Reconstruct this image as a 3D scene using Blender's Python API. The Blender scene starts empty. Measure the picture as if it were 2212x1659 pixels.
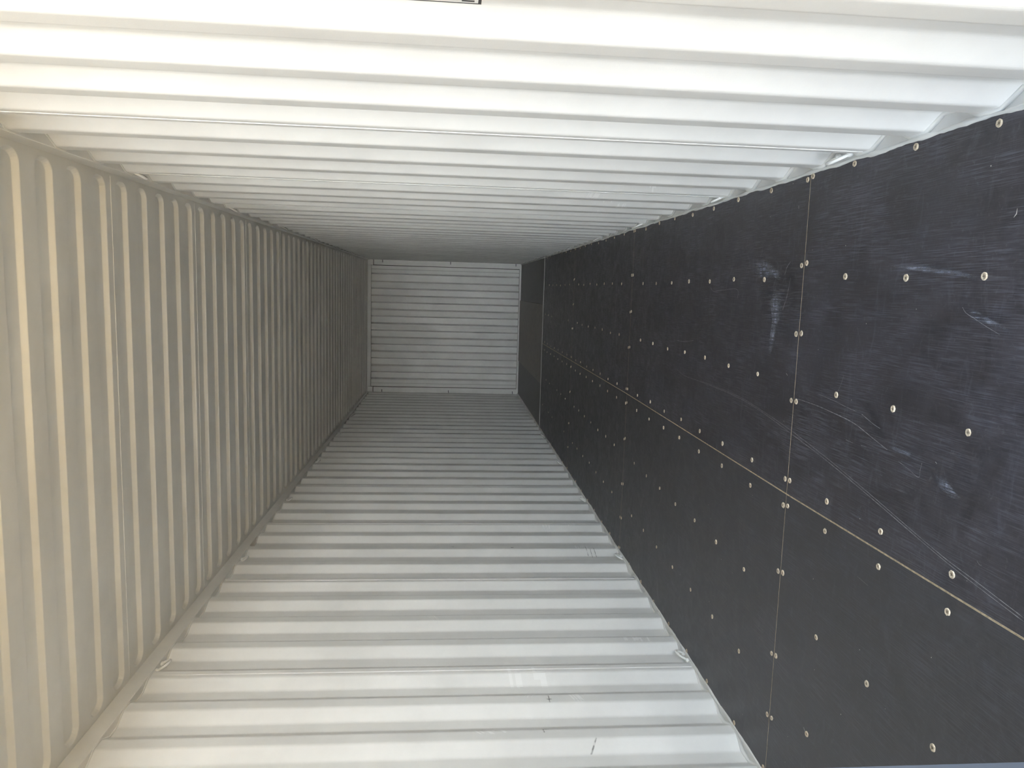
import bpy, bmesh, math, random
from mathutils import Matrix, Vector

random.seed(7)
S = bpy.context.scene
C = S.collection

# ------------------------------------------------------------------ camera
W_PX, F_PX = 2212.0, 1601.9
cd = bpy.data.cameras.new('camera')
cam = bpy.data.objects.new('camera', cd)
C.objects.link(cam)
cd.sensor_fit = 'HORIZONTAL'
cd.sensor_width = 36.0
cd.lens = 36.0 * F_PX / W_PX
cd.clip_start = 0.05
rt, up, bk = (0.02862, -0.08436, -0.99602), (0.99159, 0.12823, 0.01763), (0.12623, -0.98815, 0.08732)
M3 = Matrix((rt, up, bk)).transposed()
cam.matrix_world = Matrix.Translation((0.7187, -1.3609, 1.2877)) @ M3.to_4x4()
S.camera = cam

# ------------------------------------------------------------------ world, sun, exposure
wd = bpy.data.worlds.new('sky_world')
S.world = wd
wd.use_nodes = True
nt = wd.node_tree
nt.nodes.clear()
wo = nt.nodes.new('ShaderNodeOutputWorld')
bg = nt.nodes.new('ShaderNodeBackground')
tc_ = nt.nodes.new('ShaderNodeTexCoord')
sx_ = nt.nodes.new('ShaderNodeSeparateXYZ')
nt.links.new(tc_.outputs['Generated'], sx_.inputs[0])
sky = nt.nodes.new('ShaderNodeValToRGB')        # hazy bright horizon, bluer overhead
SKY_HOR, SKY_LOW, SKY_TOP = (0.945, 0.98, 1.0), (0.70, 0.85, 1.0), (0.50, 0.69, 1.0)
K_HOR, K_LOW, K_TOP = 32.0, 7.5, 1.5
el = sky.color_ramp.elements
el.new(0.5)
el.new(0.5)
K_MAX = max(K_HOR, K_LOW, K_TOP)
for e_, (pos, col, k) in zip(el, ((0.07, SKY_HOR, K_HOR), (0.14, SKY_LOW, K_LOW), (0.30, SKY_LOW, K_LOW), (0.50, SKY_TOP, K_TOP))):
    e_.position = pos
    e_.color = (*(c * k / K_MAX for c in col), 1)
nt.links.new(sx_.outputs['Z'], sky.inputs[0])
az_ = nt.nodes.new('ShaderNodeMapRange')        # sky dimmed towards -X, added to dim the right wall near the doors
az_.inputs['From Min'].default_value = -0.92
az_.inputs['From Max'].default_value = -0.06
az_.inputs['To Min'].default_value = 0.05
az_.inputs['To Max'].default_value = 1.0
nt.links.new(sx_.outputs['X'], az_.inputs['Value'])
mu_ = nt.nodes.new('ShaderNodeVectorMath')
mu_.operation = 'SCALE'
nt.links.new(sky.outputs[0], mu_.inputs[0])
nt.links.new(az_.outputs[0], mu_.inputs['Scale'])
nt.links.new(mu_.outputs[0], bg.inputs[0])
bg.inputs[1].default_value = K_MAX
nt.links.new(bg.outputs[0], wo.inputs[0])

sl = bpy.data.lights.new('sun', 'SUN')
sl.energy = 30.0
sl.angle = math.radians(0.6)
sl.color = (1.0, 0.93, 0.82)
sun = bpy.data.objects.new('sun', sl)
C.objects.link(sun)
sun.rotation_euler = Vector((-0.25, -0.72, -0.65)).to_track_quat('-Z', 'Y').to_euler()
sun.location = (3, 16, 12)

S.view_settings.view_transform = 'Standard'
S.view_settings.look = 'None'
S.view_settings.gamma = 1.0
S.view_settings.use_curve_mapping = False
S.view_settings.exposure = 0.25
S.cycles.max_bounces = 14
S.cycles.diffuse_bounces = 10
S.cycles.glossy_bounces = 5
S.cycles.sample_clamp_indirect = 12.0

# ------------------------------------------------------------------ materials
def mat(name, color, rough=0.5, spec=0.5, metal=0.0):
    m = bpy.data.materials.new(name)
    m.use_nodes = True
    b = m.node_tree.nodes['Principled BSDF']
    b.inputs['Base Color'].default_value = (*color, 1)
    b.inputs['Roughness'].default_value = rough
    b.inputs['Specular IOR Level'].default_value = spec
    b.inputs['Metallic'].default_value = metal
    return m, m.node_tree, b

def N(t, kind, **kw):
    n = t.nodes.new(kind)
    for k, v in kw.items():
        setattr(n, k, v)
    return n

def ramp(t, src, stops):
    r = N(t, 'ShaderNodeValToRGB')
    e = r.color_ramp.elements
    while len(e) < len(stops):
        e.new(0.5)
    for el, (p, c) in zip(e, stops):
        el.position = p
        el.color = (*c, 1) if isinstance(c, tuple) else (c, c, c, 1)
    t.links.new(src, r.inputs[0])
    return r.outputs[0]

def noise(t, vec, scale, detail=4.0, rough=0.55, dist=0.0):
    n = N(t, 'ShaderNodeTexNoise')
    n.inputs['Scale'].default_value = scale
    n.inputs['Detail'].default_value = detail
    n.inputs['Roughness'].default_value = rough
    n.inputs['Distortion'].default_value = dist
    t.links.new(vec, n.inputs['Vector'])
    return n.outputs['Fac']

def mathn(t, op, a, b=None):
    n = N(t, 'ShaderNodeMath', operation=op)
    for i, v in enumerate((a, b)):
        if v is None:
            continue
        if isinstance(v, (int, float)):
            n.inputs[i].default_value = v
        else:
            t.links.new(v, n.inputs[i])
    return n.outputs[0]

def mapped(t, scale=(1, 1, 1), rot=(0, 0, 0)):
    g = N(t, 'ShaderNodeNewGeometry')
    m = N(t, 'ShaderNodeMapping')
    m.inputs['Scale'].default_value = scale
    m.inputs['Rotation'].default_value = rot
    t.links.new(g.outputs['Position'], m.inputs['Vector'])
    return m.outputs[0]

def mixc(t, fac, a, b):
    n = N(t, 'ShaderNodeMix', data_type='RGBA')
    if isinstance(fac, (int, float)):
        n.inputs[0].default_value = fac
    else:
        t.links.new(fac, n.inputs[0])
    for i, v in ((6, a), (7, b)):
        if isinstance(v, tuple):
            n.inputs[i].default_value = (*v, 1)
        else:
            t.links.new(v, n.inputs[i])
    return n.outputs[2]

def painted_steel(name, color, rough=0.42, dirt=0.06, peel=0.06):
    m, t, b = mat(name, color, rough, 0.5)
    p = mapped(t)
    d = noise(t, p, 2.3, 5, 0.6)
    dark = tuple(c * (1 - dirt * 2) for c in color)
    f = ramp(t, d, [(0.35, 0.0), (0.7, 1.0)])
    t.links.new(mixc(t, f, color, dark), b.inputs['Base Color'])
    r = noise(t, p, 7.0, 4)
    t.links.new(ramp(t, r, [(0.3, rough - 0.06), (0.7, rough + 0.08)]), b.inputs['Roughness'])
    bp = N(t, 'ShaderNodeBump')
    bp.inputs['Strength'].default_value = peel
    bp.inputs['Distance'].default_value = 0.002
    t.links.new(noise(t, p, 260.0, 2), bp.inputs['Height'])
    t.links.new(bp.outputs[0], b.inputs['Normal'])
    return m

M_STEEL = painted_steel("white_grey_painted_steel", (0.84, 0.84, 0.82))
M_BEAD = painted_steel('white_weld_and_sealant', (0.88, 0.88, 0.85), 0.36, 0.05, 0.1)
M_SEAM = painted_steel('glossy_white_weld_seam', (0.86, 0.86, 0.84), 0.22, 0.04, 0.1)
M_DOOR = painted_steel('blue_grey_painted_steel', (0.058, 0.072, 0.098), 0.5, 0.05)
M_GASKET, _, _ = mat('grey_blue_rubber', (0.035, 0.045, 0.062), 0.7)
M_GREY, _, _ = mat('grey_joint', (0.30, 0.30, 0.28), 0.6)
M_DARK_LINE, _, _ = mat('dark_grey_line', (0.13, 0.125, 0.115), 0.7)
M_GALV, _, _ = mat('galvanised_steel', (0.55, 0.56, 0.57), 0.35, 0.5, 0.8)
M_WOOD, tw, bw = mat('raw_plywood_edge', (0.62, 0.50, 0.33), 0.8, 0.2)
tw.links.new(ramp(tw, noise(tw, mapped(tw, (60, 60, 60)), 1.0, 3), [(0.3, (0.42, 0.33, 0.22)), (0.65, (0.70, 0.58, 0.40))]), bw.inputs['Base Color'])
M_SCREW, ts, bs = mat('tan_screw_head', (0.66, 0.55, 0.40), 0.6, 0.3)
ts.links.new(ramp(ts, noise(ts, mapped(ts), 190.0, 3), [(0.3, (0.50, 0.40, 0.28)), (0.6, (0.74, 0.64, 0.49))]), bs.inputs['Base Color'])
M_RECESS, _, _ = mat('dark_screw_recess', (0.30, 0.24, 0.17), 0.6)
M_SCRATCH, tc, bc = mat('pale_scratch', (0.30, 0.29, 0.30), 0.7, 0.2)
tc.links.new(ramp(tc, noise(tc, mapped(tc), 70.0, 3), [(0.30, (0.20, 0.20, 0.21)), (0.7, (0.44, 0.43, 0.44))]), bc.inputs['Base Color'])
M_CHIP, _, _ = mat('white_chip', (0.75, 0.73, 0.68), 0.7)
M_INK, _, _ = mat('black_print', (0.02, 0.02, 0.025), 0.5)
M_PLATE, _, _ = mat('white_plate', (0.80, 0.80, 0.79), 0.4)

def fading_mark(name, color, grain=True, rough=0.75, amount=1.0):
    """a rubbed mark that thins out towards its outline (attribute 'fade')"""
    m, t, b = mat(name, color, rough, 0.2)
    at = N(t, 'ShaderNodeAttribute', attribute_name='fade')
    n2 = noise(t, mapped(t), 34.0, 5, 0.65)
    if grain:
        a = mathn(t, 'MULTIPLY', ramp(t, noise(t, mapped(t, (300, 7, 1)), 1.0, 3), [(0.40, 0.0), (0.60, 1.0)]), ramp(t, n2, [(0.32, 0.0), (0.60, 1.0)]))
    else:
        a = ramp(t, n2, [(0.32, 0.0), (0.62, 1.0)])
    a = mathn(t, 'MULTIPLY', mathn(t, 'MULTIPLY', a, at.outputs['Fac']), amount)
    tr = N(t, 'ShaderNodeBsdfTransparent')
    mx = N(t, 'ShaderNodeMixShader')
    t.links.new(a, mx.inputs[0])
    t.links.new(tr.outputs[0], mx.inputs[1])
    t.links.new(b.outputs[0], mx.inputs[2])
    t.links.new(mx.outputs[0], t.nodes['Material Output'].inputs['Surface'])
    return m
M_CHALK = fading_mark('chalky_rub_mark', (0.33, 0.35, 0.42))
M_RUB, _, _ = mat('pale_paint_rub', (0.90, 0.90, 0.885), 0.55)
M_SMUT = fading_mark('dark_scrape', (0.10, 0.10, 0.10), False, 0.6, 0.7)

def film_plywood(name, base=(0.044, 0.0408, 0.0475), grain_amt=1.0, scuff=1.0, rough=0.40):
    m, t, b = mat(name, base, rough, 0.5)
    wob = N(t, 'ShaderNodeVectorMath', operation='ADD')
    gpos = mapped(t)
    nz = N(t, 'ShaderNodeTexNoise')
    nz.inputs['Scale'].default_value = 2.2
    nz.inputs['Detail'].default_value = 2
    t.links.new(gpos, nz.inputs['Vector'])
    sc = N(t, 'ShaderNodeVectorMath', operation='SCALE')
    sc.inputs['Scale'].default_value = 0.014
    t.links.new(nz.outputs['Color'], sc.inputs[0])
    t.links.new(gpos, wob.inputs[0])
    t.links.new(sc.outputs[0], wob.inputs[1])
    st = N(t, 'ShaderNodeMapping')
    st.inputs['Scale'].default_value = (330, 8, 1)
    t.links.new(wob.outputs[0], st.inputs['Vector'])
    grain = noise(t, st.outputs[0], 1.0, 3, 0.6)
    big = noise(t, gpos, 2.6, 5, 0.62, 0.6)
    mid = noise(t, gpos, 11.0, 6, 0.7, 1.2)
    fine = noise(t, gpos, 90.0, 3, 0.6)
    mix2 = noise(t, mapped(t, (7, 2.6, 1)), 1.0, 5, 0.7, 0.8)
    smud = noise(t, mapped(t, (5, 16, 1)), 1.0, 6, 0.72, 1.5)
    patch = ramp(t, big, [(0.45, 0.0), (0.68, 1.0)])
    gl = ramp(t, grain, [(0.47, 0.0), (0.60, 1.0)])
    ridge = mathn(t, 'MULTIPLY', gl, ramp(t, mix2, [(0.40, 0.10), (0.62, 1.0)]))
    c1 = mixc(t, ramp(t, mid, [(0.35, 0.0), (0.75, 1.0)]), tuple(c * 0.80 for c in base), tuple(c * 1.55 for c in base))
    dusty = mathn(t, 'MULTIPLY', patch, ramp(t, fine, [(0.3, 0.25), (0.7, 0.7)]))
    c2 = mixc(t, mathn(t, 'MULTIPLY', dusty, 0.45 * scuff), c1, (0.125, 0.125, 0.155))
    c2b = mixc(t, mathn(t, 'MULTIPLY', ramp(t, smud, [(0.55, 0.0), (0.75, 1.0)]), 0.40 * scuff), c2, (0.16, 0.16, 0.195))
    mott = noise(t, gpos, 55.0, 6, 0.75, 0.4)
    c2b = mixc(t, mathn(t, 'MULTIPLY', ramp(t, mott, [(0.56, 0.0), (0.74, 1.0)]), mathn(t, 'MULTIPLY', ramp(t, mid, [(0.40, 0.15), (0.65, 1.0)]), 0.65 * scuff)), c2b, (0.19, 0.19, 0.215))
    c3 = mixc(t, mathn(t, 'MULTIPLY', ridge, 0.62 * grain_amt), c2b, (0.155, 0.153, 0.190))
    # small pale specks
    vo = N(t, 'ShaderNodeTexVoronoi')
    vo.inputs['Scale'].default_value = 20.0
    t.links.new(gpos, vo.inputs['Vector'])
    sep = N(t, 'ShaderNodeSeparateColor')
    t.links.new(vo.outputs['Color'], sep.inputs[0])
    speck = mathn(t, 'MULTIPLY', mathn(t, 'LESS_THAN', vo.outputs['Distance'], 0.036), mathn(t, 'GREATER_THAN', sep.outputs[0], 0.72))
    c4 = mixc(t, speck, c3, (0.60, 0.57, 0.52))
    t.links.new(c4, b.inputs['Base Color'])
    t.links.new(ramp(t, mid, [(0.3, rough - 0.08), (0.7, rough + 0.14)]), b.inputs['Roughness'])
    bp = N(t, 'ShaderNodeBump')
    bp.inputs['Strength'].default_value = 0.8 * grain_amt
    bp.inputs['Distance'].default_value = 0.0009
    t.links.new(grain, bp.inputs['Height'])
    t.links.new(bp.outputs[0], b.inputs['Normal'])
    return m

M_PLY = film_plywood('black_film_plywood')
M_PLY_SMOOTH = film_plywood('smooth_black_film_plywood', (0.052, 0.051, 0.056), 0.40, 0.45, 0.42)
M_PLY_FAR = film_plywood('dark_film_plywood', (0.19, 0.19, 0.185), 0.35, 0.3, 0.5)
M_PLY_MID = film_plywood('brown_grey_floor_plate', (0.27, 0.25, 0.225), 0.35, 0.4, 0.5)

def ground_material():
    m, t, b = mat('sandy_gravel', (0.45, 0.36, 0.25), 0.9, 0.2)
    n = noise(t, mapped(t), 6.0, 8, 0.65)
    t.links.new(ramp(t, n, [(0.3, (0.46, 0.34, 0.18)), (0.7, (0.62, 0.48, 0.28))]), b.inputs['Base Color'])
    return m
M_GROUND = ground_material()

# ------------------------------------------------------------------ helpers
def tag(o, label, cat, group=None, kind=None):
    o['label'] = label
    o['category'] = cat
    if group:
        o['group'] = group
    if kind:
        o['kind'] = kind
    return o

def link(name, verts, faces, m, parent=None, smooth=False, loc=None):
    me = bpy.data.meshes.new(name)
    me.from_pydata(verts, [], faces)
    me.materials.append(m)
    me.update()
    if smooth:
        for p in me.polygons:
            p.use_smooth = True
    o = bpy.data.objects.new(name, me)
    C.objects.link(o)
    if loc is not None:
        o.location = loc
    if parent is not None:
        o.parent = parent
    return o

class MB:
    """collects simple solids that become ONE mesh"""
    def __init__(self):
        self.v, self.f = [], []
    def add(self, v, f):
        n = len(self.v)
        self.v += [tuple(p) for p in v]
        self.f += [tuple(i + n for i in q) for q in f]
        return self
    def box(self, a, b, bev=0.0):
        x0, y0, z0 = a
        x1, y1, z1 = b
        if bev <= 0:
            v = [(x, y, z) for x in (x0, x1) for y in (y0, y1) for z in (z0, z1)]
            return self.add(v, [(0, 1, 3, 2), (4, 6, 7, 5), (0, 4, 5, 1), (2, 3, 7, 6), (0, 2, 6, 4), (1, 5, 7, 3)])
        bm = bmesh.new()
        bmesh.ops.create_cube(bm, size=1)
        for p in bm.verts:
            p.co = Vector(((x0 + x1) / 2 + p.co.x * (x1 - x0), (y0 + y1) / 2 + p.co.y * (y1 - y0), (z0 + z1) / 2 + p.co.z * (z1 - z0)))
        bmesh.ops.bevel(bm, geom=bm.edges[:], offset=bev, segments=2, affect='EDGES', profile=0.5)
        bm.verts.index_update()
        self.add([tuple(p.co) for p in bm.verts], [tuple(q.index for q in f.verts) for f in bm.faces])
        bm.free()
        return self
    def tube(self, pts, r, n=6, closed_ends=True):
        pts = [Vector(p) for p in pts]
        rs = r if isinstance(r, (list, tuple)) else [r] * len(pts)
        rings = []
        ref = None
        for i, p in enumerate(pts):
            d = (pts[min(i + 1, len(pts) - 1)] - pts[max(i - 1, 0)]).normalized()
            if ref is None:
                ref = Vector((0, 0, 1)) if abs(d.z) < 0.9 else Vector((1, 0, 0))
            a = (ref - d * ref.dot(d)).normalized()
            ref = a
            b = d.cross(a)
            rings.append([p + (a * math.cos(2 * math.pi * k / n) + b * math.sin(2 * math.pi * k / n)) * rs[i] for k in range(n)])
        v = [q for ring in rings for q in ring]
        f = []
        for i in range(len(pts) - 1):
            for k in range(n):
                f.append((i * n + k, i * n + (k + 1) % n, (i + 1) * n + (k + 1) % n, (i + 1) * n + k))
        if closed_ends:
            f.append(tuple(reversed(range(n))))
            f.append(tuple((len(pts) - 1) * n + k for k in range(n)))
        return self.add(v, f)
    def build(self, name, m, parent=None, smooth=False, loc=None):
        return link(name, self.v, self.f, m, parent, smooth, loc)

def fillet(pl, r=0.009):
    """round the corners of an open polyline of (s, off) pairs"""
    out = [pl[0]]
    for i in range(1, len(pl) - 1):
        p, a, b = Vector(pl[i]), Vector(pl[i - 1]), Vector(pl[i + 1])
        ra = min(r, (a - p).length * 0.45)
        rb = min(r, (b - p).length * 0.45)
        p0 = p + (a - p).normalized() * ra
        p1 = p + (b - p).normalized() * rb
        for t in (0.0, 0.25, 0.5, 0.75, 1.0):
            q = p0 * (1 - t) ** 2 + p * 2 * t * (1 - t) + p1 * t * t
            out.append((q.x, q.y))
    out.append(pl[-1])
    return out

# ------------------------------------------------------------------ dimensions
XW = 1.176            # inner (proud) face of the side walls
DEP = 0.037           # corrugation depth
YN, YF = -0.36, 12.03  # door end, front end
ZTOP = 2.688          # top of the wall sheets
def zroof(y):
    return 2.775 - 0.005 * y

LEFT_Y = [1.557, 1.834, 2.110, 2.408, 2.708, 2.997, 3.278, 3.582, 3.885, 4.178, 4.440, 4.745, 5.037, 5.316, 5.585, 5.880, 6.170, 6.466, 6.757, 7.045]
while LEFT_Y[0] > YN:
    LEFT_Y.insert(0, LEFT_Y[0] - 0.284)
N_LEFT0 = LEFT_Y.index(1.557)
while LEFT_Y[-1] < YF - 0.3:
    LEFT_Y.append(LEFT_Y[-1] + 0.2885)
RIGHT_Y = [-0.205, 0.073, 0.347, 0.626, 0.893, 1.183, 1.485, 1.779, 2.062, 2.345, 2.650, 2.945, 3.222, 3.518, 3.815, 4.095]
RIGHT_Y.insert(0, RIGHT_Y[0] - 0.284)
N_RIGHT0 = RIGHT_Y.index(0.073)
while RIGHT_Y[-1] < YF - 0.3:
    RIGHT_Y.append(RIGHT_Y[-1] + 0.2885)

def wall_profile(ys):
    pl = [(YN - 0.02, 0.0)]
    for i, y in enumerate(ys):
        nxt = ys[i + 1] if i + 1 < len(ys) else y + 0.2885
        a, b, c = y + 0.067, y + 0.141, nxt - 0.067
        for q in ((a, 0.0), (b, DEP), (c, DEP), (nxt, 0.0)):
            if YN - 0.02 < q[0] < YF - 0.03:
                pl.append(q)
    pl.append((YF, 0.0))
    return fillet(pl)

def side_wall(name, ys, sgn):
    pr = wall_profile(ys)
    v, f = [], []
    for y, o in pr:
        x = sgn * (XW + o)
        v += [(x, y, -0.02), (x, y, ZTOP)]
    for i in range(len(pr) - 1):
        q = (2 * i, 2 * i + 1, 2 * i + 3, 2 * i + 2)
        f.append(q[::-1] if sgn < 0 else q)
    w = link(name, v, f, M_STEEL)
    md = w.modifiers.new('sheet', 'SOLIDIFY')
    md.thickness = 0.002
    md.offset = -1
    # weld / sealant beads that follow the corrugation at foot and head
    pr = pr[:1] + pr[3:-1:5] + pr[-1:]
    r1 = [0.0085 + 0.0018 * math.sin(i * 1.7) + random.uniform(-0.0008, 0.0008) for i in range(len(pr))]
    MB().tube([(sgn * (XW + o - 0.001), y, -0.001) for y, o in pr], r1, 6).build('weld_bead', M_BEAD, w, True)
    MB().tube([(sgn * (XW + o - 0.001), y, ZTOP - 0.001) for y, o in pr], 0.0045, 6).build('weld_bead', M_BEAD, w, True)
    return w

# ------------------------------------------------------------------ ground outside
g = link('ground', [(-40, -40, -0.22), (40, -40, -0.22), (40, 40, -0.22), (-40, 40, -0.22)], [(0, 1, 2, 3)], M_GROUND)
tag(g, 'sandy gravel ground outside the container doors', 'ground', kind='structure')

# ------------------------------------------------------------------ side walls
wl = side_wall('wall_left', LEFT_Y, -1)
tag(wl, 'long white corrugated steel side wall with open view below the roof, lower in photo', 'wall', kind='structure')
wr = side_wall('wall_right', RIGHT_Y, 1)
tag(wr, 'long white corrugated steel side wall carrying the small sign, upper in photo', 'wall', kind='structure')

def seam(wall, ys, n0, idxs, sgn):
    for k in idxs:
        i = n0 + k
        if i >= len(ys):
            break
        y = ys[i] + (0.030 if sgn < 0 else 0.030)
        pts = [(sgn * (XW - 0.0002), y + 0.0006 * math.sin(z * 21 + k), z) for z in [0.01 + 2.66 * j / 60 for j in range(61)]]
        MB().tube(pts, [0.0021 + 0.0004 * math.sin(j * 2.1) for j in range(61)], 6).build('seam_line', M_SEAM, wall, True)
seam(wl, LEFT_Y, N_LEFT0, (2, 6, 10, 14, 18, 22, 26, 30), -1)
seam(wr, RIGHT_Y, N_RIGHT0, (3, 7, 11, 15, 19, 23, 27, 31), 1)

# ------------------------------------------------------------------ ceiling: die-stamped roof sheet
ROOF_Y = [1.403, 1.619, 1.832, 2.046, 2.259, 2.481, 2.698, 2.906, 3.115, 3.325, 3.534, 3.750, 3.969, 4.186, 4.398, 4.619, 4.841, 5.056, 5.274, 5.496, 5.717, 5.935, 6.152, 6.372, 6.589]
while ROOF_Y[0] > 0.05:
    ROOF_Y.insert(0, ROOF_Y[0] - 0.2155)
N_ROOF0 = ROOF_Y.index(1.403)
while ROOF_Y[-1] < YF - 0.25:
    ROOF_Y.append(ROOF_Y[-1] + 0.2165)

def rrect(cx, cy, hx, hy, r, n=6):
    pts = []
    for sx, sy, a0 in ((1, 1, 0), (-1, 1, 90), (-1, -1, 180), (1, -1, 270)):
        for k in range(n + 1):
            a = math.radians(a0 + 90 * k / n)
            pts.append((cx + sx * (hx - r) + r * math.cos(a), cy + sy * (hy - r) + r * math.sin(a)))
    return pts

def build_roof():
    v, f = [], []
    xm, xd, dep = 1.215, 1.150, 0.021
    ends = [YN - 0.05]
    # recess k lies between the far edge of the flat before it and slope end ROOF_Y[k]
    cells = []
    for k, y in enumerate(ROOF_Y):
        cells.append((y - 0.0945 - 0.029, y))      # recess opening (outer loop) in Y
    for k, (a, b) in enumerate(cells):
        y0 = (cells[k - 1][1] + a) / 2 if k else YN - 0.05
        y1 = (b + cells[k + 1][0]) / 2 if k + 1 < len(cells) else YF + 0.02
        cy, hy = (a + b) / 2, (b - a) / 2
        loops = []
        for ins, d, rr in ((0.0, 0.0, 0.050), (0.0016, 0.0006, 0.049), (0.0032, 0.0026, 0.048), (0.0113, 0.0184, 0.040), (0.0129, 0.0204, 0.039), (0.0145, 0.021, 0.038)):
            loops.append([(px, py, zroof(py) + d) for px, py in rrect(0, cy, xd - ins, hy - ins, rr)])
        n = len(loops[0])
        m = n // 4
        rect = []
        for (sx, sy), (ey0, ex0) in zip(((1, 1), (-1, 1), (-1, -1), (1, -1)), ((1, 0),) * 4):
            for j in range(m):
                tt = j / (m - 1)
                cxr, cyr = sx * xm, (y1 if sy > 0 else y0)
                # walk along the rectangle: first half on one side, then through the corner to the next side
                if (sx, sy) in ((1, 1), (-1, -1)):
                    p = (cxr, cyr + (1 - min(1, tt * 2)) * -sy * 0.04) if tt < 0.5 else (cxr - sx * 0.05 * (tt - 0.5) * 2, cyr)
                else:
                    p = (cxr - sx * 0.05 * (1 - min(1, tt * 2)), cyr) if tt < 0.5 else (cxr, cyr - sy * 0.04 * (tt - 0.5) * 2)
                rect.append((p[0], p[1], zroof(p[1])))
        base = len(v)
        allL = [rect] + loops
        for L in allL:
            v += L
        for q in range(len(allL) - 1):
            for j in range(n):
                a0, b0 = base + q * n + j, base + q * n + (j + 1) % n
                f.append((a0, base + (q + 1) * n + j, base + (q + 1) * n + (j + 1) % n, b0))
        f.append(tuple(base + (len(allL) - 1) * n + j for j in range(n))[::-1])
    o = link('ceiling', v, f, M_STEEL)
    md = o.modifiers.new('sheet', 'SOLIDIFY')
    md.thickness = 0.002
    md.offset = -1
    return o
ceil = build_roof()
tag(ceil, 'white steel roof with rows of stamped cross corrugations', 'ceiling', kind='structure')
for k in range(-2, 60, 5):
    i = N_ROOF0 + k
    if 0 <= i < len(ROOF_Y) - 1 and (k - 3) % 5 == 0:
        y = ROOF_Y[i] + 0.047
        pts = [(x, y + 0.0006 * math.sin(x * 17), zroof(y) - 0.0002) for x in [-1.16 + 2.32 * j / 40 for j in range(41)]]
        MB().tube(pts, 0.0021, 6).build('seam_line', M_SEAM, ceil, True)

# ------------------------------------------------------------------ rails
def top_rail(name, sgn, label):
    v = []
    for y in (YN, YF + 0.02):
        zt = zroof(y) - 0.0005
        v += [(sgn * 1.171, y, ZTOP), (sgn * 1.171, y, zt), (sgn * 1.245, y, zt), (sgn * 1.245, y, ZTOP)]
    f = [(0, 1, 5, 4), (1, 2, 6, 5), (2, 3, 7, 6), (3, 0, 4, 7), (0, 3, 2, 1), (4, 5, 6, 7)]
    if sgn > 0:
        f = [q[::-1] for q in f]
    o = link(name, v, f, M_STEEL)
    MB().tube([(sgn * 1.171, y, ZTOP + 0.002) for y in (YN, 3.0, 8.0, YF)], 0.0018, 5).build('weld_bead', M_STEEL, o, True)
    tag(o, label, 'rail', kind='structure')
top_rail('trim_1', -1, 'grey steel top rail along the corner of roof and lower wall')
top_rail('trim_2', 1, 'grey steel top rail along the corner of roof and upper wall')

def bottom_rail(name, sgn, label):
    b = MB()
    xa, xb = sorted((sgn * 1.158, sgn * 1.245))
    b.box((xa, YN, -0.16), (xb, YF + 0.02, -0.004))
    o = b.build(name, M_STEEL)
    n = 420
    pts, rs = [], []
    for i in range(n):
        y = YN + (YF - YN) * (i / (n - 1)) ** 1.6
        w = 0.0016 * math.sin(y * 9.3) + 0.0014 * math.sin(y * 23.1 + 1) + 0.002 * max(0, math.sin(y * 5.1 + 2)) ** 6
        pts.append((sgn * (1.1645 - w), y, -0.001))
        rs.append(0.0068 + 0.0016 * math.sin(y * 31) + random.uniform(-0.0012, 0.0016))
    MB().tube(pts, rs, 7).build('sealant_bead', M_BEAD, o, True)
    tag(o, label, 'rail', kind='structure')
bottom_rail('trim_3', -1, 'pale steel floor rail with sealant bead under the lower wall')
bottom_rail('trim_4', 1, 'pale steel floor rail with sealant bead under the upper wall')

# ------------------------------------------------------------------ steel underfloor
fl = MB().box((-1.150, YN, -0.15), (1.150, YF, -0.0285)).build('floor', M_GASKET)
tag(fl, 'steel underfloor carrying the black plywood sheets', 'floor', kind='structure')

# ------------------------------------------------------------------ front end wall
def front_wall():
    xs = [0.934, 0.796, 0.675, 0.551, 0.428, 0.304, 0.184, 0.059, -0.068, -0.192, -0.317, -0.442, -0.569, -0.693, -0.816, -0.935]
    hw, d = 0.0120, 0.070
    pl = [(1.092, 0.034), (1.0755, 0.034), (1.075, 0.0)]
    for i, x in enumerate(xs):
        o0, o1 = (0.0, d) if i % 2 == 0 else (d, 0.0)
        pl += [(x + hw, o0), (x - hw, o1)]
    pl += [(-1.075, 0.0), (-1.0755, 0.034), (-1.092, 0.034)]
    pr = fillet(pl, 0.003)
    v, f = [], []
    for x, o in pr:
        v += [(x, YF + o, 0.022), (x, YF + o, 2.66)]
    for i in range(len(pr) - 1):
        f.append((2 * i, 2 * i + 1, 2 * i + 3, 2 * i + 2))
    w = link('wall_front', v, f, M_STEEL)
    md = w.modifiers.new('sheet', 'SOLIDIFY')
    md.thickness = 0.002
    md.offset = -1
    for x, r, m in ((1.012, 0.0020, M_GREY), (0.0, 0.0018, M_BEAD), (-1.015, 0.0018, M_GREY), (1.0795, 0.0052, M_DARK_LINE), (-1.0795, 0.0046, M_DARK_LINE)):  # thin beads; grey and dark ones draw lines along the panel and post edges
        MB().tube([(x, YF - 0.0005, z) for z in (0.026, 1.0, 2.655)], r, 6).build('seam_line', m, w, True)
    MB().tube([(x, YF - 0.0005, 2.6535) for x in (-1.07, 0.0, 1.07)], 0.0035, 6).build('seam_line', M_GREY, w, True)  # grey line along the header edge
    MB().tube([(x, YF - 0.0005, 0.027) for x in (-1.07, 0.0, 1.07)], 0.0035, 6).build('seam_line', M_GREY, w, True)  # grey line along the sill edge
    return w
wf = front_wall()
tag(wf, 'far white corrugated end wall closing the container', 'wall', kind='structure')

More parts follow.
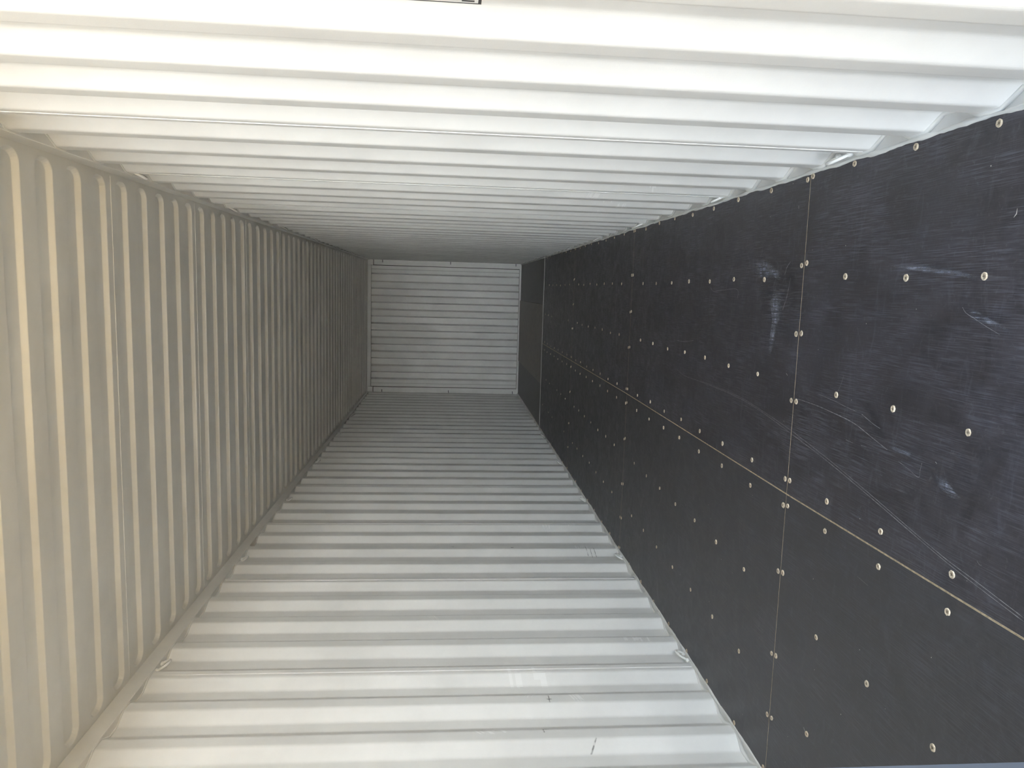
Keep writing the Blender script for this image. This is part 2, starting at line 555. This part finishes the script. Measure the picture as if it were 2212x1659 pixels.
def front_post(name, sgn, label):
    b = MB()
    def bx(x0, x1, y0, y1, z0, z1):
        a, c = sorted((sgn * x0, sgn * x1))
        b.box((a, y0, z0), (c, y1, z1))
    yf = YF - 0.012
    bx(1.084, 1.128, yf, yf + 0.05, 0.0, 2.606)
    cuts = [0.088, 0.104, 1.252, 1.270, 2.446, 2.464]
    z = 0.0
    for c0, c1 in zip(cuts[::2], cuts[1::2]):
        bx(1.128, 1.182, yf, yf + 0.05, z, c0)
        z = c1
    bx(1.128, 1.182, yf, yf + 0.05, z, 2.606)
    bx(1.050, 1.240, yf + 0.0475, yf + 0.12, -0.15, 2.75)
    bx(1.1825, 1.246, yf, yf + 0.08, -0.15, 2.75)
    o = b.build(name, M_STEEL)
    MB().box(*[tuple(q) for q in zip(*[sorted(t) for t in ((sgn * 1.078, sgn * 1.182), (yf - 0.012, yf + 0.05), (2.618, 2.712))])], 0.003).build('corner_gusset', M_STEEL, o)
    MB().box(*[tuple(q) for q in zip(*[sorted(t) for t in ((sgn * 1.085, sgn * 1.182), (yf - 0.002, yf + 0.04), (2.607, 2.617))])]).build('joint', M_DARK_LINE, o)  # dark strip between post and gusset
    tag(o, label, 'post', kind='structure')
front_post('trim_5', 1, 'flat corner post strip at the end wall beside the upper wall')
front_post('trim_6', -1, 'flat corner post strip at the end wall beside the lower wall')
hd = MB().box((-1.076, YF - 0.016, 2.655), (1.076, YF + 0.11, 2.717), 0.003).build('trim_7', M_STEEL)
tag(hd, 'narrow steel header strip across the top of the end wall', 'beam', kind='structure')
sill = MB().box((-1.170, YF - 0.010, -0.02), (1.170, YF + 0.11, 0.024), 0.002).build('trim_8', M_STEEL)
tag(sill, 'narrow steel sill strip where end wall meets the dark floor', 'beam', kind='structure')

# ------------------------------------------------------------------ rear door frame and closed left door
rp = MB().box((1.176, YN - 0.12, -0.18), (1.262, YN - 0.005, 2.85), 0.006).build('trim_9', M_DOOR)
tag(rp, 'blue grey door post at the open side of the doorway', 'post', kind='structure')
lp = MB().box((-1.262, YN - 0.12, -0.18), (-1.176, YN - 0.005, 2.85), 0.006).build('trim_10', M_DOOR)
tag(lp, 'blue grey door post at the hinge side of the closed door', 'post', kind='structure')
dh = MB().box((-1.176, YN - 0.12, 2.60), (1.176, YN - 0.005, 2.85), 0.006).build('trim_11', M_DOOR)
tag(dh, 'blue grey header beam over the doorway', 'beam', kind='structure')
ds = MB().box((-1.176, YN - 0.12, -0.18), (1.176, YN - 0.005, -0.008), 0.006).build('trim_12', M_DOOR)
tag(ds, 'blue grey sill beam under the doorway', 'beam', kind='structure')

dr = MB().box((-1.165, YN - 0.058, 0.012), (0.013, YN - 0.008, 2.588), 0.005).build('door_1', M_DOOR)
tag(dr, 'blue grey edge of the closed door leaf along the lower picture edge', 'door', kind='structure')
gk = MB()
gk.box((0.0125, YN - 0.026, 0.02), (0.0175, YN - 0.009, 2.58), 0.002)
gk.build('door_gasket', M_DOOR, dr)
gk2 = MB().tube([(0.0145, YN - 0.034, z) for z in (0.02, 1.3, 2.58)], 0.0022, 6).build('door_gasket', M_GASKET, dr, True)
for x in (-0.20, -0.85):
    rod = MB().tube([(x, YN - 0.085, z) for z in (-0.06, 1.3, 2.66)], 0.017, 12).build('lock_rod', M_GALV, dr, True)
    MB().box((x - 0.3, YN - 0.108, 1.02), (x + 0.02, YN - 0.094, 1.06), 0.004).build('handle', M_GALV, rod)
    for z in (0.25, 0.9, 1.7, 2.4):
        MB().box((x - 0.045, YN - 0.105, z - 0.03), (x + 0.045, YN - 0.055, z + 0.03), 0.006).build('bracket', M_DOOR, rod)

# ------------------------------------------------------------------ plywood floor sheets with screws
def screw_mesh():
    """low dome head with a rim and a splintered edge, origin on the floor"""
    v, f = [], []
    n = 14
    prof = [(1.0, -0.001), (1.02, 0.0016), (0.86, 0.0026), (0.62, 0.0022), (0.30, 0.0012)]
    for r, z in prof:
        for k in range(n):
            rr = 0.0098 * r * (1 + (0.05 * math.sin(k * 2.9 + 1) if r > 0.8 else 0))
            v.append((rr * math.cos(2 * math.pi * k / n), rr * math.sin(2 * math.pi * k / n), z))
    for q in range(len(prof) - 1):
        for k in range(n):
            f.append((q * n + k, q * n + (k + 1) % n, (q + 1) * n + (k + 1) % n, (q + 1) * n + k))
    f.append(tuple((len(prof) - 1) * n + k for k in range(n)))
    me = bpy.data.meshes.new('screw')
    me.from_pydata(v, [], f)
    me.materials.append(M_SCREW)
    me.update()
    return me

def recess_mesh():
    b = MB()
    b.box((-0.0042, -0.0011, 0.0005), (0.0042, 0.0011, 0.0021))
    b.box((-0.0011, -0.0042, 0.0005), (0.0011, 0.0042, 0.0021))
    me = bpy.data.meshes.new('drive_recess')
    me.from_pydata(b.v, [], b.f)
    me.materials.append(M_RECESS)
    me.update()
    return me
ME_SCREW, ME_REC = screw_mesh(), recess_mesh()

def sheet(x0, x1, y0, y1, label, m=None, edge=(0.0019, 0.0007), screws=(), near=False, name='plywood_sheet', zt=0.0, skew=None):
    cx, cy = (x0 + x1) / 2, (y0 + y1) / 2
    hx, hy = (x1 - x0) / 2, (y1 - y0) / 2
    o = MB().box((-hx, -hy, -0.028), (hx, hy, 0.0)).build(name, m or M_PLY, None, False, (cx, cy, zt))
    tag(o, label, 'floor panel', 'black plywood floor sheets')
    if edge:
        e = MB()
        ex, ey = edge
        zz = 0.0002
        # raw pale edge of the board on all four sides
        e.box((-hx - 0.0002, -hy - 0.0002, -0.027), (-hx + ex, hy + 0.0002, zz))
        e.box((hx - ex, -hy - 0.0002, -0.027), (hx + 0.0002, hy + 0.0002, zz))
        e.box((-hx + ex, -hy - 0.0002, -0.027), (hx - ex, -hy + ey, zz))
        e.box((-hx + ex, hy - ey, -0.027), (hx - ex, hy + 0.0002, zz))
        eo = e.build('raw_edge', M_WOOD, o)
        eo['label'] = 'thin pale raw plywood edge'
        if skew:                                   # inner long edge cut slightly out of square
            side, k = skew
            for me in (o.data, eo.data):
                for q in me.vertices:
                    if q.co.x * side > 0:
                        q.co.x += k * (q.co.y + hy) / (2 * hy)
    for (sx, sy) in screws:
        s = bpy.data.objects.new('screw', ME_SCREW)
        C.objects.link(s)
        s.parent = o
        s.location = (sx - cx, sy - cy, 0.0)
        k = random.uniform(0.92, 1.10)
        s.scale = (k, k * random.uniform(0.92, 1.05), random.uniform(0.8, 1.5))
        s.rotation_euler = (random.uniform(-0.05, 0.05), random.uniform(-0.05, 0.05), random.uniform(0, 6.28))
        s['label'] = 'tan screw head'
        if near:
            d = bpy.data.objects.new('drive_recess', ME_REC)
            C.objects.link(d)
            d.parent = s
    return o

SEAMS = [YN + 0.004, 1.272, 3.822, 6.270, 8.700]
ROWS_Y = [[-0.28, 0.030, 0.348, 0.661, 0.976],
          [1.601, 1.938, 2.255, 2.576, 2.889, 3.205, 3.520],
          [4.140, 4.455, 4.770, 5.085, 5.400, 5.715, 5.990],
          [6.560, 6.880, 7.200, 7.520, 7.840, 8.160, 8.440]]
COLS = {1: [1.146, 0.788, 0.405, 0.034], -1: [-0.070, -0.441, -0.811, -1.150]}
PAIRS = {1: [1.146, 0.840, 0.586, 0.334, 0.034], -1: [-0.070, -0.332, -0.668, -0.923, -1.150]}
ORD = ['nearest the doors', 'second from the doors', 'third from the doors', 'fourth from the doors']
SHEETS = {}
for i in range(4):
    y0, y1 = SEAMS[i], SEAMS[i + 1]
    for sg in (1, -1):
        sc = []
        for x in COLS[sg]:
            for y in ROWS_Y[i]:
                if i == 3 and random.random() < 0.25:
                    continue
                sc.append((x + random.uniform(-0.006, 0.006), y + random.uniform(-0.007, 0.007)))
        for x in PAIRS[sg]:
            if i > 0 or y0 > 0:
                sc.append((x + random.uniform(-0.004, 0.004), y0 + 0.020 + random.uniform(-0.003, 0.003)))
            if i < 3:
                dy = 0.020 + random.uniform(-0.003, 0.003)
                sc.append((x + (0.004 if sg > 0 else 0.010), y1 - dy))
        side = 'along the upper wall' if sg > 0 else 'along the lower wall'
        xa, xb = (-0.0185 + 0.0003 * i, 1.1640) if sg > 0 else (-1.1640, -0.0200 + 0.0003 * i)
        if i > 1:
            xa, xb = (0.0015, 1.1640) if sg > 0 else (-1.1640, 0.0)
        SHEETS[(i, sg)] = sheet(xa, xb, y0 + 0.0004, y1 - 0.0004, 'black plywood floor sheet %s, %s' % (ORD[i], side), M_PLY if sg > 0 else M_PLY_SMOOTH, screws=sc, near=(i < 2), skew=(-sg, 0.0195) if i == 1 else None)
# tunnel end: three short panels behind a metal joint strip
for x0, x1, nm, m in ((0.530, 1.164, 'upper of the three', M_PLY_FAR), (-0.560, 0.528, 'wide brownish middle one of the three', M_PLY_MID), (-1.164, -0.562, 'lower of the three', M_PLY_FAR)):
    mid = 'middle' in nm
    sheet(x0, x1, 8.722, YF - 0.012, 'short dark floor panel against the end wall, ' + nm, m, None, (), False, 'floor_panel', -0.006 if not mid else 0.004)
js = MB().box((-1.163, 8.7015, -0.028), (1.163, 8.7205, 0.0035), 0.0015).build('joint_strip', M_STEEL)
tag(js, 'thin pale metal joint strip across the floor before the far panels', 'metal strip')

# ------------------------------------------------------------------ scratches and rub marks on the floor sheets
SCR = {
 'a': ([(0.2995, 2.6982), (0.2808, 2.5458), (0.2806, 2.3055), (0.2734, 1.8168), (0.248, 1.5223), (0.2132, 1.2738)], 0.0016, (1, 1)),
 'a2': ([(0.2132, 1.2700), (0.175, 1.0107), (0.1277, 0.7487), (0.0652, 0.4268), (0.041, 0.2739), (0.0188, 0.1052)], 0.0019, (0, 1)),
 'b': ([(0.2853, 2.3063), (0.2795, 1.8178), (0.2532, 1.5142), (0.2260, 1.2738)], 0.0014, (1, 1)),
 'b2': ([(0.2250, 1.2700), (0.1825, 0.9994), (0.1332, 0.7344), (0.0698, 0.4143), (0.0486, 0.2638), (0.0268, 0.1064)], 0.0019, (0, 1)),
 'c': ([(0.3491, 1.2652), (0.3491, 1.175), (0.3469, 1.0836), (0.3407, 0.9853), (0.3344, 0.8969), (0.3252, 0.8324), (0.3073, 0.7597), (0.2846, 0.6668)], 0.0023, (0, 1)),
 'd': ([(0.3888, 1.097), (0.3825, 0.9982), (0.3727, 0.9031), (0.3688, 0.8448)], 0.0014, (0, 1)),
 'e': ([(0.366, 0.8178), (0.3543, 0.7773), (0.3457, 0.7459), (0.3396, 0.7109)], 0.0016, (0, 1)),
 'f': ([(0.2644, 0.6116), (0.2536, 0.5624), (0.2419, 0.5151), (0.2638, 0.5105), (0.2843, 0.5057)], 0.0010, (0, 1)),
 'g': ([(0.7594, 2.2351), (0.7392, 2.1927), (0.744, 2.0757), (0.7487, 1.8942), (0.7077, 1.8817)], 0.0022, (1, 1)),
 'h': ([(0.7079, 0.4112), (0.6934, 0.3955), (0.6808, 0.3639), (0.6637, 0.3215), (0.6467, 0.2735)], 0.0013, (0, 1)),
 'i': ([(0.4028, 0.9774), (0.4335, 0.9559), (0.4723, 0.939)], 0.0010, (0, 1)),
 'j': ([(0.8028, 1.4257), (0.8324, 1.4109), (0.8541, 1.3834)], 0.0018, (1, 1)),
 'k': ([(0.6662, 1.4228), (0.7235, 1.3926), (0.7933, 1.3733)], 0.0018, (1, 1)),
 'l': ([(0.0990, 0.2660), (0.0940, 0.2590), (0.0926, 0.2540), (0.0943, 0.2486)], 0.0011, (0, 1)),
 'm': ([(0.6333, 0.8846), (0.5783, 0.8571)], 0.0010, (0, 1)),
 'o': ([(0.268, 0.8946), (0.2667, 0.85)], 0.0048, (0, 1)),
 'p': ([(0.2689, 0.8049), (0.2697, 0.7739)], 0.0042, (0, 1)),
 'r': ([(-0.1389, 0.7606), (-0.1441, 0.7002)], 0.0030, (0, -1)),
 'u': ([(0.4828, 2.429), (0.4635, 2.5956), (0.4618, 2.7285)], 0.0022, (1, 1)),
 'v': ([(0.4746, 2.5816), (0.4298, 2.5733)], 0.0022, (1, 1)),
}
def smooth_line(pts, n=6):
    P = [Vector(p) for p in pts]
    if len(P) < 3:
        return P
    out = []
    for i in range(len(P) - 1):
        p0, p1, p2, p3 = P[max(i - 1, 0)], P[i], P[i + 1], P[min(i + 2, len(P) - 1)]
        for k in range(n):
            t = k / n
            out.append(0.5 * ((2 * p1) + (p2 - p0) * t + (2 * p0 - 5 * p1 + 4 * p2 - p3) * t * t + (3 * p1 - p0 - 3 * p2 + p3) * t ** 3))
    out.append(P[-1])
    return out

def ribbon(pts, w, parent, m, name, z=0.00035, smooth=True):
    P = smooth_line(pts) if smooth else [Vector(p) for p in pts]
    v, f = [], []
    for i, p in enumerate(P):
        d = (P[min(i + 1, len(P) - 1)] - P[max(i - 1, 0)]).normalized()
        nrm = Vector((-d.y, d.x))
        e = 0.25 if i in (0, len(P) - 1) else random.uniform(0.6, 1.15)
        for s in (-1, 1):
            q = p + nrm * (s * w * e * 0.5)
            v.append((q.x - parent.location.x, q.y - parent.location.y, z))
    for i in range(len(P) - 1):
        f.append((2 * i, 2 * i + 2, 2 * i + 3, 2 * i + 1))
    return link(name, v, f, m, parent)

for k, (pts, w, key) in SCR.items():
    ribbon(pts, w, SHEETS[key], M_SCRATCH, 'scratch')
for pts, w, key in (([(0.9353, 0.2628), (0.923, 0.2638), (0.9154, 0.271)], 0.0032, (0, 1)), ([(-0.7983, 1.0062), (-0.808, 0.9908)], 0.0045, (0, -1)),
                    ([(1.262, 3.08), (1.162, 3.04)], 0.002, None), ([(0.432, 1.349), (0.425, 1.337)], 0.006, (1, 1)),
                    ([(1.058, 1.352), (1.046, 1.349)], 0.005, (1, 1)), ([(0.30, 0.452), (0.296, 0.446)], 0.003, (0, 1))):
    if key:
        ribbon(pts, w, SHEETS[key], M_CHIP, 'chip', smooth=False)

SMEAR = {
 's1': ([(0.8553, 1.6951), (0.872, 1.6285), (0.8469, 1.5448), (0.8088, 1.463), (0.7837, 1.467), (0.7988, 1.5196), (0.7965, 1.6156), (0.7936, 1.6893)], (1, 1)),
 's2': ([(0.7495, 1.5113), (0.714, 1.4389), (0.6786, 1.4249), (0.6145, 1.455), (0.4828, 1.5004), (0.4712, 1.5246), (0.5464, 1.5199), (0.6304, 1.5082), (0.6849, 1.5347)], (1, 1)),
 's3': ([(0.8183, 0.7328), (0.82, 0.5733), (0.8011, 0.4585), (0.7846, 0.3749), (0.7779, 0.3787), (0.7912, 0.4928), (0.8022, 0.6108)], (0, 1)),
 's4': ([(0.7029, 0.3836), (0.6991, 0.3586), (0.6667, 0.2619), (0.6594, 0.2579), (0.662, 0.2907), (0.6782, 0.3716)], (0, 1)),
 's5': ([(0.2666, 0.4487), (0.2662, 0.4026), (0.2439, 0.3725), (0.2336, 0.345), (0.224, 0.3782), (0.2354, 0.4252)], (0, 1)),
 's6': ([(0.2944, 0.6661), (0.302, 0.6259), (0.3000, 0.5700), (0.2950, 0.5418), (0.2890, 0.5600), (0.2880, 0.6200)], (0, 1)),
}
def set_fade(o, vals):
    at = o.data.attributes.new('fade', 'FLOAT', 'POINT')
    for i, q in enumerate(vals):
        at.data[i].value = q

for k, (pts, key) in SMEAR.items():
    par = SHEETS[key]
    P = [(x - par.location.x, y - par.location.y) for x, y in pts]
    if sum(P[i][0] * P[(i + 1) % len(P)][1] - P[(i + 1) % len(P)][0] * P[i][1] for i in range(len(P))) < 0:
        P = P[::-1]
    n = len(P)
    # midline-like inner loop: every corner pulled towards its two opposite neighbours
    inner = []
    for i in range(n):
        ox = sum(P[j][0] for j in range(n) if j != i) / (n - 1)
        oy = sum(P[j][1] for j in range(n) if j != i) / (n - 1)
        inner.append((P[i][0] * 0.62 + ox * 0.38, P[i][1] * 0.62 + oy * 0.38))
    grow = [(P[i][0] * 1.35 - inner[i][0] * 0.35, P[i][1] * 1.35 - inner[i][1] * 0.35) for i in range(n)]
    v = [(x, y, 0.00025) for x, y in grow] + [(x, y, 0.00025) for x, y in inner]
    f = [(i, (i + 1) % n, n + (i + 1) % n, n + i) for i in range(n)] + [tuple(n + i for i in range(n))]
    set_fade(link('rub_mark', v, f, M_CHALK, par), [0.0] * n + [1.0] * n)

# ------------------------------------------------------------------ rub marks and scrapes on the side walls, following the sheet
def off_at(ys, y):
    pr = wall_profile(ys)
    for (ya, oa), (yb, ob) in zip(pr, pr[1:]):
        if ya <= y <= yb:
            return oa + (ob - oa) * (y - ya) / max(1e-6, yb - ya)
    return 0.0

def wall_mark(wall, ys, sgn, y0, y1, z0, z1, m, slant=0.0, name='rub_mark'):
    ny, nz = 12, (15 if name == 'rub_mark' else 4)
    v, fd, f = [], [], []
    for i in range(ny + 1):
        y = y0 + (y1 - y0) * i / ny
        o = max(off_at(ys, y - 0.002), 0) * 0.5 + max(off_at(ys, y + 0.002), 0) * 0.5
        for j in range(nz + 1):
            z = z0 + (z1 - z0) * j / nz + slant * (y - y0)
            v.append((sgn * (XW + o - 0.0004), y, z))
            fd.append(0.0 if i in (0, ny) or j in (0, nz) else 1.0)
    for j in range(nz):
        # a rubbed mark is a bundle of separate strokes of unequal length
        ia, ib = (random.randint(0, 4), ny - random.randint(0, 5)) if name == 'rub_mark' else (0, ny)
        if name == 'rub_mark' and random.random() < 0.42:
            continue
        for i in range(ia, ib):
            q = (i * (nz + 1) + j, i * (nz + 1) + j + 1, (i + 1) * (nz + 1) + j + 1, (i + 1) * (nz + 1) + j)
            f.append(q if sgn < 0 else q[::-1])
    set_fade(link(name, v, f, m, wall), fd)
for y0, y1, z0, z1, sl_ in ((1.62, 1.74, 0.325, 0.372, 0.1), (1.86, 2.06, 0.375, 0.465, -0.25), (1.90, 1.99, 0.352, 0.372, 0.0), (2.06, 2.24, 0.475, 0.585, 0.3), (2.24, 2.40, 0.535, 0.600, 0.2),
                           (2.45, 2.62, 0.425, 0.485, 0.0), (2.62, 2.72, 0.335, 0.400, 0.0), (2.92, 3.05, 0.43, 0.50, 0.0)):
    wall_mark(wr, RIGHT_Y, 1, y0, y1, z0, z1, M_RUB, sl_)
for y0, y1, z0, z1, sl_ in ((2.03, 2.16, 0.72, 0.95, 0.1), (1.60, 1.68, 0.98, 1.12, 0.9), (4.43, 4.50, 0.22, 0.30, 0.0), (4.40, 4.47, 0.43, 0.50, 0.0), (3.88, 3.96, 0.22, 0.32, 0.0),
                           (1.84, 1.92, 0.60, 0.67, 0.4), (2.70, 2.80, 1.30, 1.345, 0.5), (3.33, 3.37, 1.24, 1.30, 0.0), (3.62, 3.68, 1.325, 1.345, 0.5), (1.88, 1.93, 0.86, 0.91, -0.5), (2.42, 2.50, 0.15, 0.30, 0.0)):
    wall_mark(wl, LEFT_Y, -1, y0, y1, z0, z1, M_RUB, sl_)
for y0, y1, z0, z1, sl_ in ((1.858, 1.868, 0.770, 0.800, 0.0), (1.835, 1.895, 0.783, 0.789, 0.0), (1.600, 1.640, 0.838, 0.845, 0.1), (1.624, 1.632, 0.815, 0.845, 0.0), (1.49, 1.56, 0.652, 0.662, -0.5), (3.905, 3.918, 0.77, 0.80, 0.0),
                           (3.925, 3.935, 1.215, 1.235, 0.0), (3.80, 3.90, 0.165, 0.172, 0.1), (3.80, 3.89, 0.195, 0.201, 0.1), (3.82, 3.93, 0.225, 0.231, 0.1)):
    wall_mark(wl, LEFT_Y, -1, y0, y1, z0, z1, M_SMUT, sl_, 'scrape')
# ------------------------------------------------------------------ lashing rings
def ring_mesh():
    """U shaped lashing loop: ends at the origin plane, apex along +Z, legs spread along Y"""
    pts = []
    hw, hh = 0.036, 0.058
    pts.append((0, -hw, -0.006))
    for k in range(13):
        a = math.pi * k / 12
        pts.append((0, -hw * math.cos(a), 0.024 + (hh - 0.024) * math.sin(a)))
    pts.append((0, hw, -0.006))
    b = MB().tube(pts, 0.0062, 8)
    me = bpy.data.meshes.new('loop')
    me.from_pydata(b.v, [], b.f)
    me.materials.append(M_BEAD)
    for p in me.polygons:
        p.use_smooth = True
    me.update()
    return me

def foot_mesh():
    v, f = [], []
    n = 8
    for r, z in ((0.013, -0.004), (0.011, 0.004), (0.0075, 0.011)):
        for k in range(n):
            v.append((r * math.cos(2 * math.pi * k / n), 1.25 * r * math.sin(2 * math.pi * k / n), z))
    for q in range(2):
        for k in range(n):
            f.append((q * n + k, q * n + (k + 1) % n, (q + 1) * n + (k + 1) % n, (q + 1) * n + k))
    f.append(tuple(2 * n + k for k in range(n)))
    me = bpy.data.meshes.new('weld_foot')
    me.from_pydata(v, [], f)
    me.materials.append(M_BEAD)
    for p in me.polygons:
        p.use_smooth = True
    me.update()
    return me
ME_LOOP, ME_FOOT = ring_mesh(), foot_mesh()

def lashing_ring(x, y, z, rx, label, group):
    r = bpy.data.objects.new('lashing_ring', None)
    r.empty_display_size = 0.05
    C.objects.link(r)
    r.location = (x, y, z)
    r.rotation_euler = (0, rx, 0)
    tag(r, label, 'lashing ring', group)
    lo = bpy.data.objects.new('loop', ME_LOOP)
    C.objects.link(lo)
    lo.parent = r
    for s in (-1, 1):
        q = bpy.data.objects.new('weld_foot', ME_FOOT)
        C.objects.link(q)
        q.parent = r
        q.location = (0, s * 0.036, 0)

NTH = ['nearest the doors', 'second from the doors', 'third from the doors', 'fourth from the doors', 'fifth from the doors', 'sixth from the doors', 'seventh from the doors', 'last before the end wall']
RING = {
 ('floor', -1): [2.262, 3.715, 5.169, 6.624, 8.150, 9.600, 11.020],
 ('floor', 1): [1.050, 2.140, 3.574, 5.040, 6.480, 7.930, 9.400, 10.850],
 ('roof', -1): [2.245, 3.690, 5.145, 6.600, 8.080, 9.560, 11.000],
 ('roof', 1): [1.050, 2.141, 3.560, 5.060, 6.500, 7.950, 9.420, 10.860],
}
for (lev, sg), ys in RING.items():
    for i, y in enumerate(ys):
        wall = 'upper wall' if sg > 0 else 'lower wall'
        where = 'dark floor' if lev == 'floor' else 'roof rail'
        grp = 'lashing rings at the %s of the %s' % (lev, wall)
        lab = 'white welded lashing ring between %s and %s, %s' % (where, wall, NTH[i])
        if lev == 'floor':
            lashing_ring(sg * 1.186, y, 0.002, -sg * math.radians(28), lab, grp)
        else:
            lashing_ring(sg * 1.190, y, ZTOP - 0.004, math.pi + sg * math.radians(30), lab, grp)

# lashing bars in the slots of the front corner posts
for sg in (1, -1):
    for z, nm in ((2.455, 'near the roof'), (1.261, 'at mid height'), (0.096, 'near the floor')):
        b = MB().tube([(sg * 1.130, YF - 0.004, z), (sg * 1.156, YF - 0.004, z), (sg * 1.180, YF - 0.004, z)], 0.0045, 8).build('lashing_bar', M_GASKET, None, True)
        tag(b, 'small dark lashing bar in end wall post beside %s, %s' % ('upper wall' if sg > 0 else 'lower wall', nm), 'lashing bar', 'lashing bars in the front corner posts')

# ------------------------------------------------------------------ marking plate on the upper wall
px = XW + DEP - 0.0025
sg_ = bpy.data.objects.new('marking_plate', None)
C.objects.link(sg_)
sg_.location = (px, -0.028, 1.39)
tag(sg_, 'white rectangular marking plate with black border on upper wall beside the doors', 'sign')
MB().box((-0.0006, -0.031, -0.150), (0.0022, 0.033, 0.150)).build('plate', M_PLATE, sg_)
bd = MB()
bd.box((-0.0010, 0.0300, -0.150), (-0.0004, 0.0330, 0.150))
bd.box((-0.0010, -0.031, -0.150), (-0.0004, -0.028, 0.150))
bd.box((-0.0010, -0.031, -0.150), (-0.0004, 0.033, -0.1445))
bd.box((-0.0010, -0.031, 0.1445), (-0.0004, 0.033, 0.150))
bd.build('border', M_INK, sg_)
bi = MB()
bi.box((-0.0010, 0.018, -0.138), (-0.0004, 0.024, -0.116))
bi.build('print', M_INK, sg_)
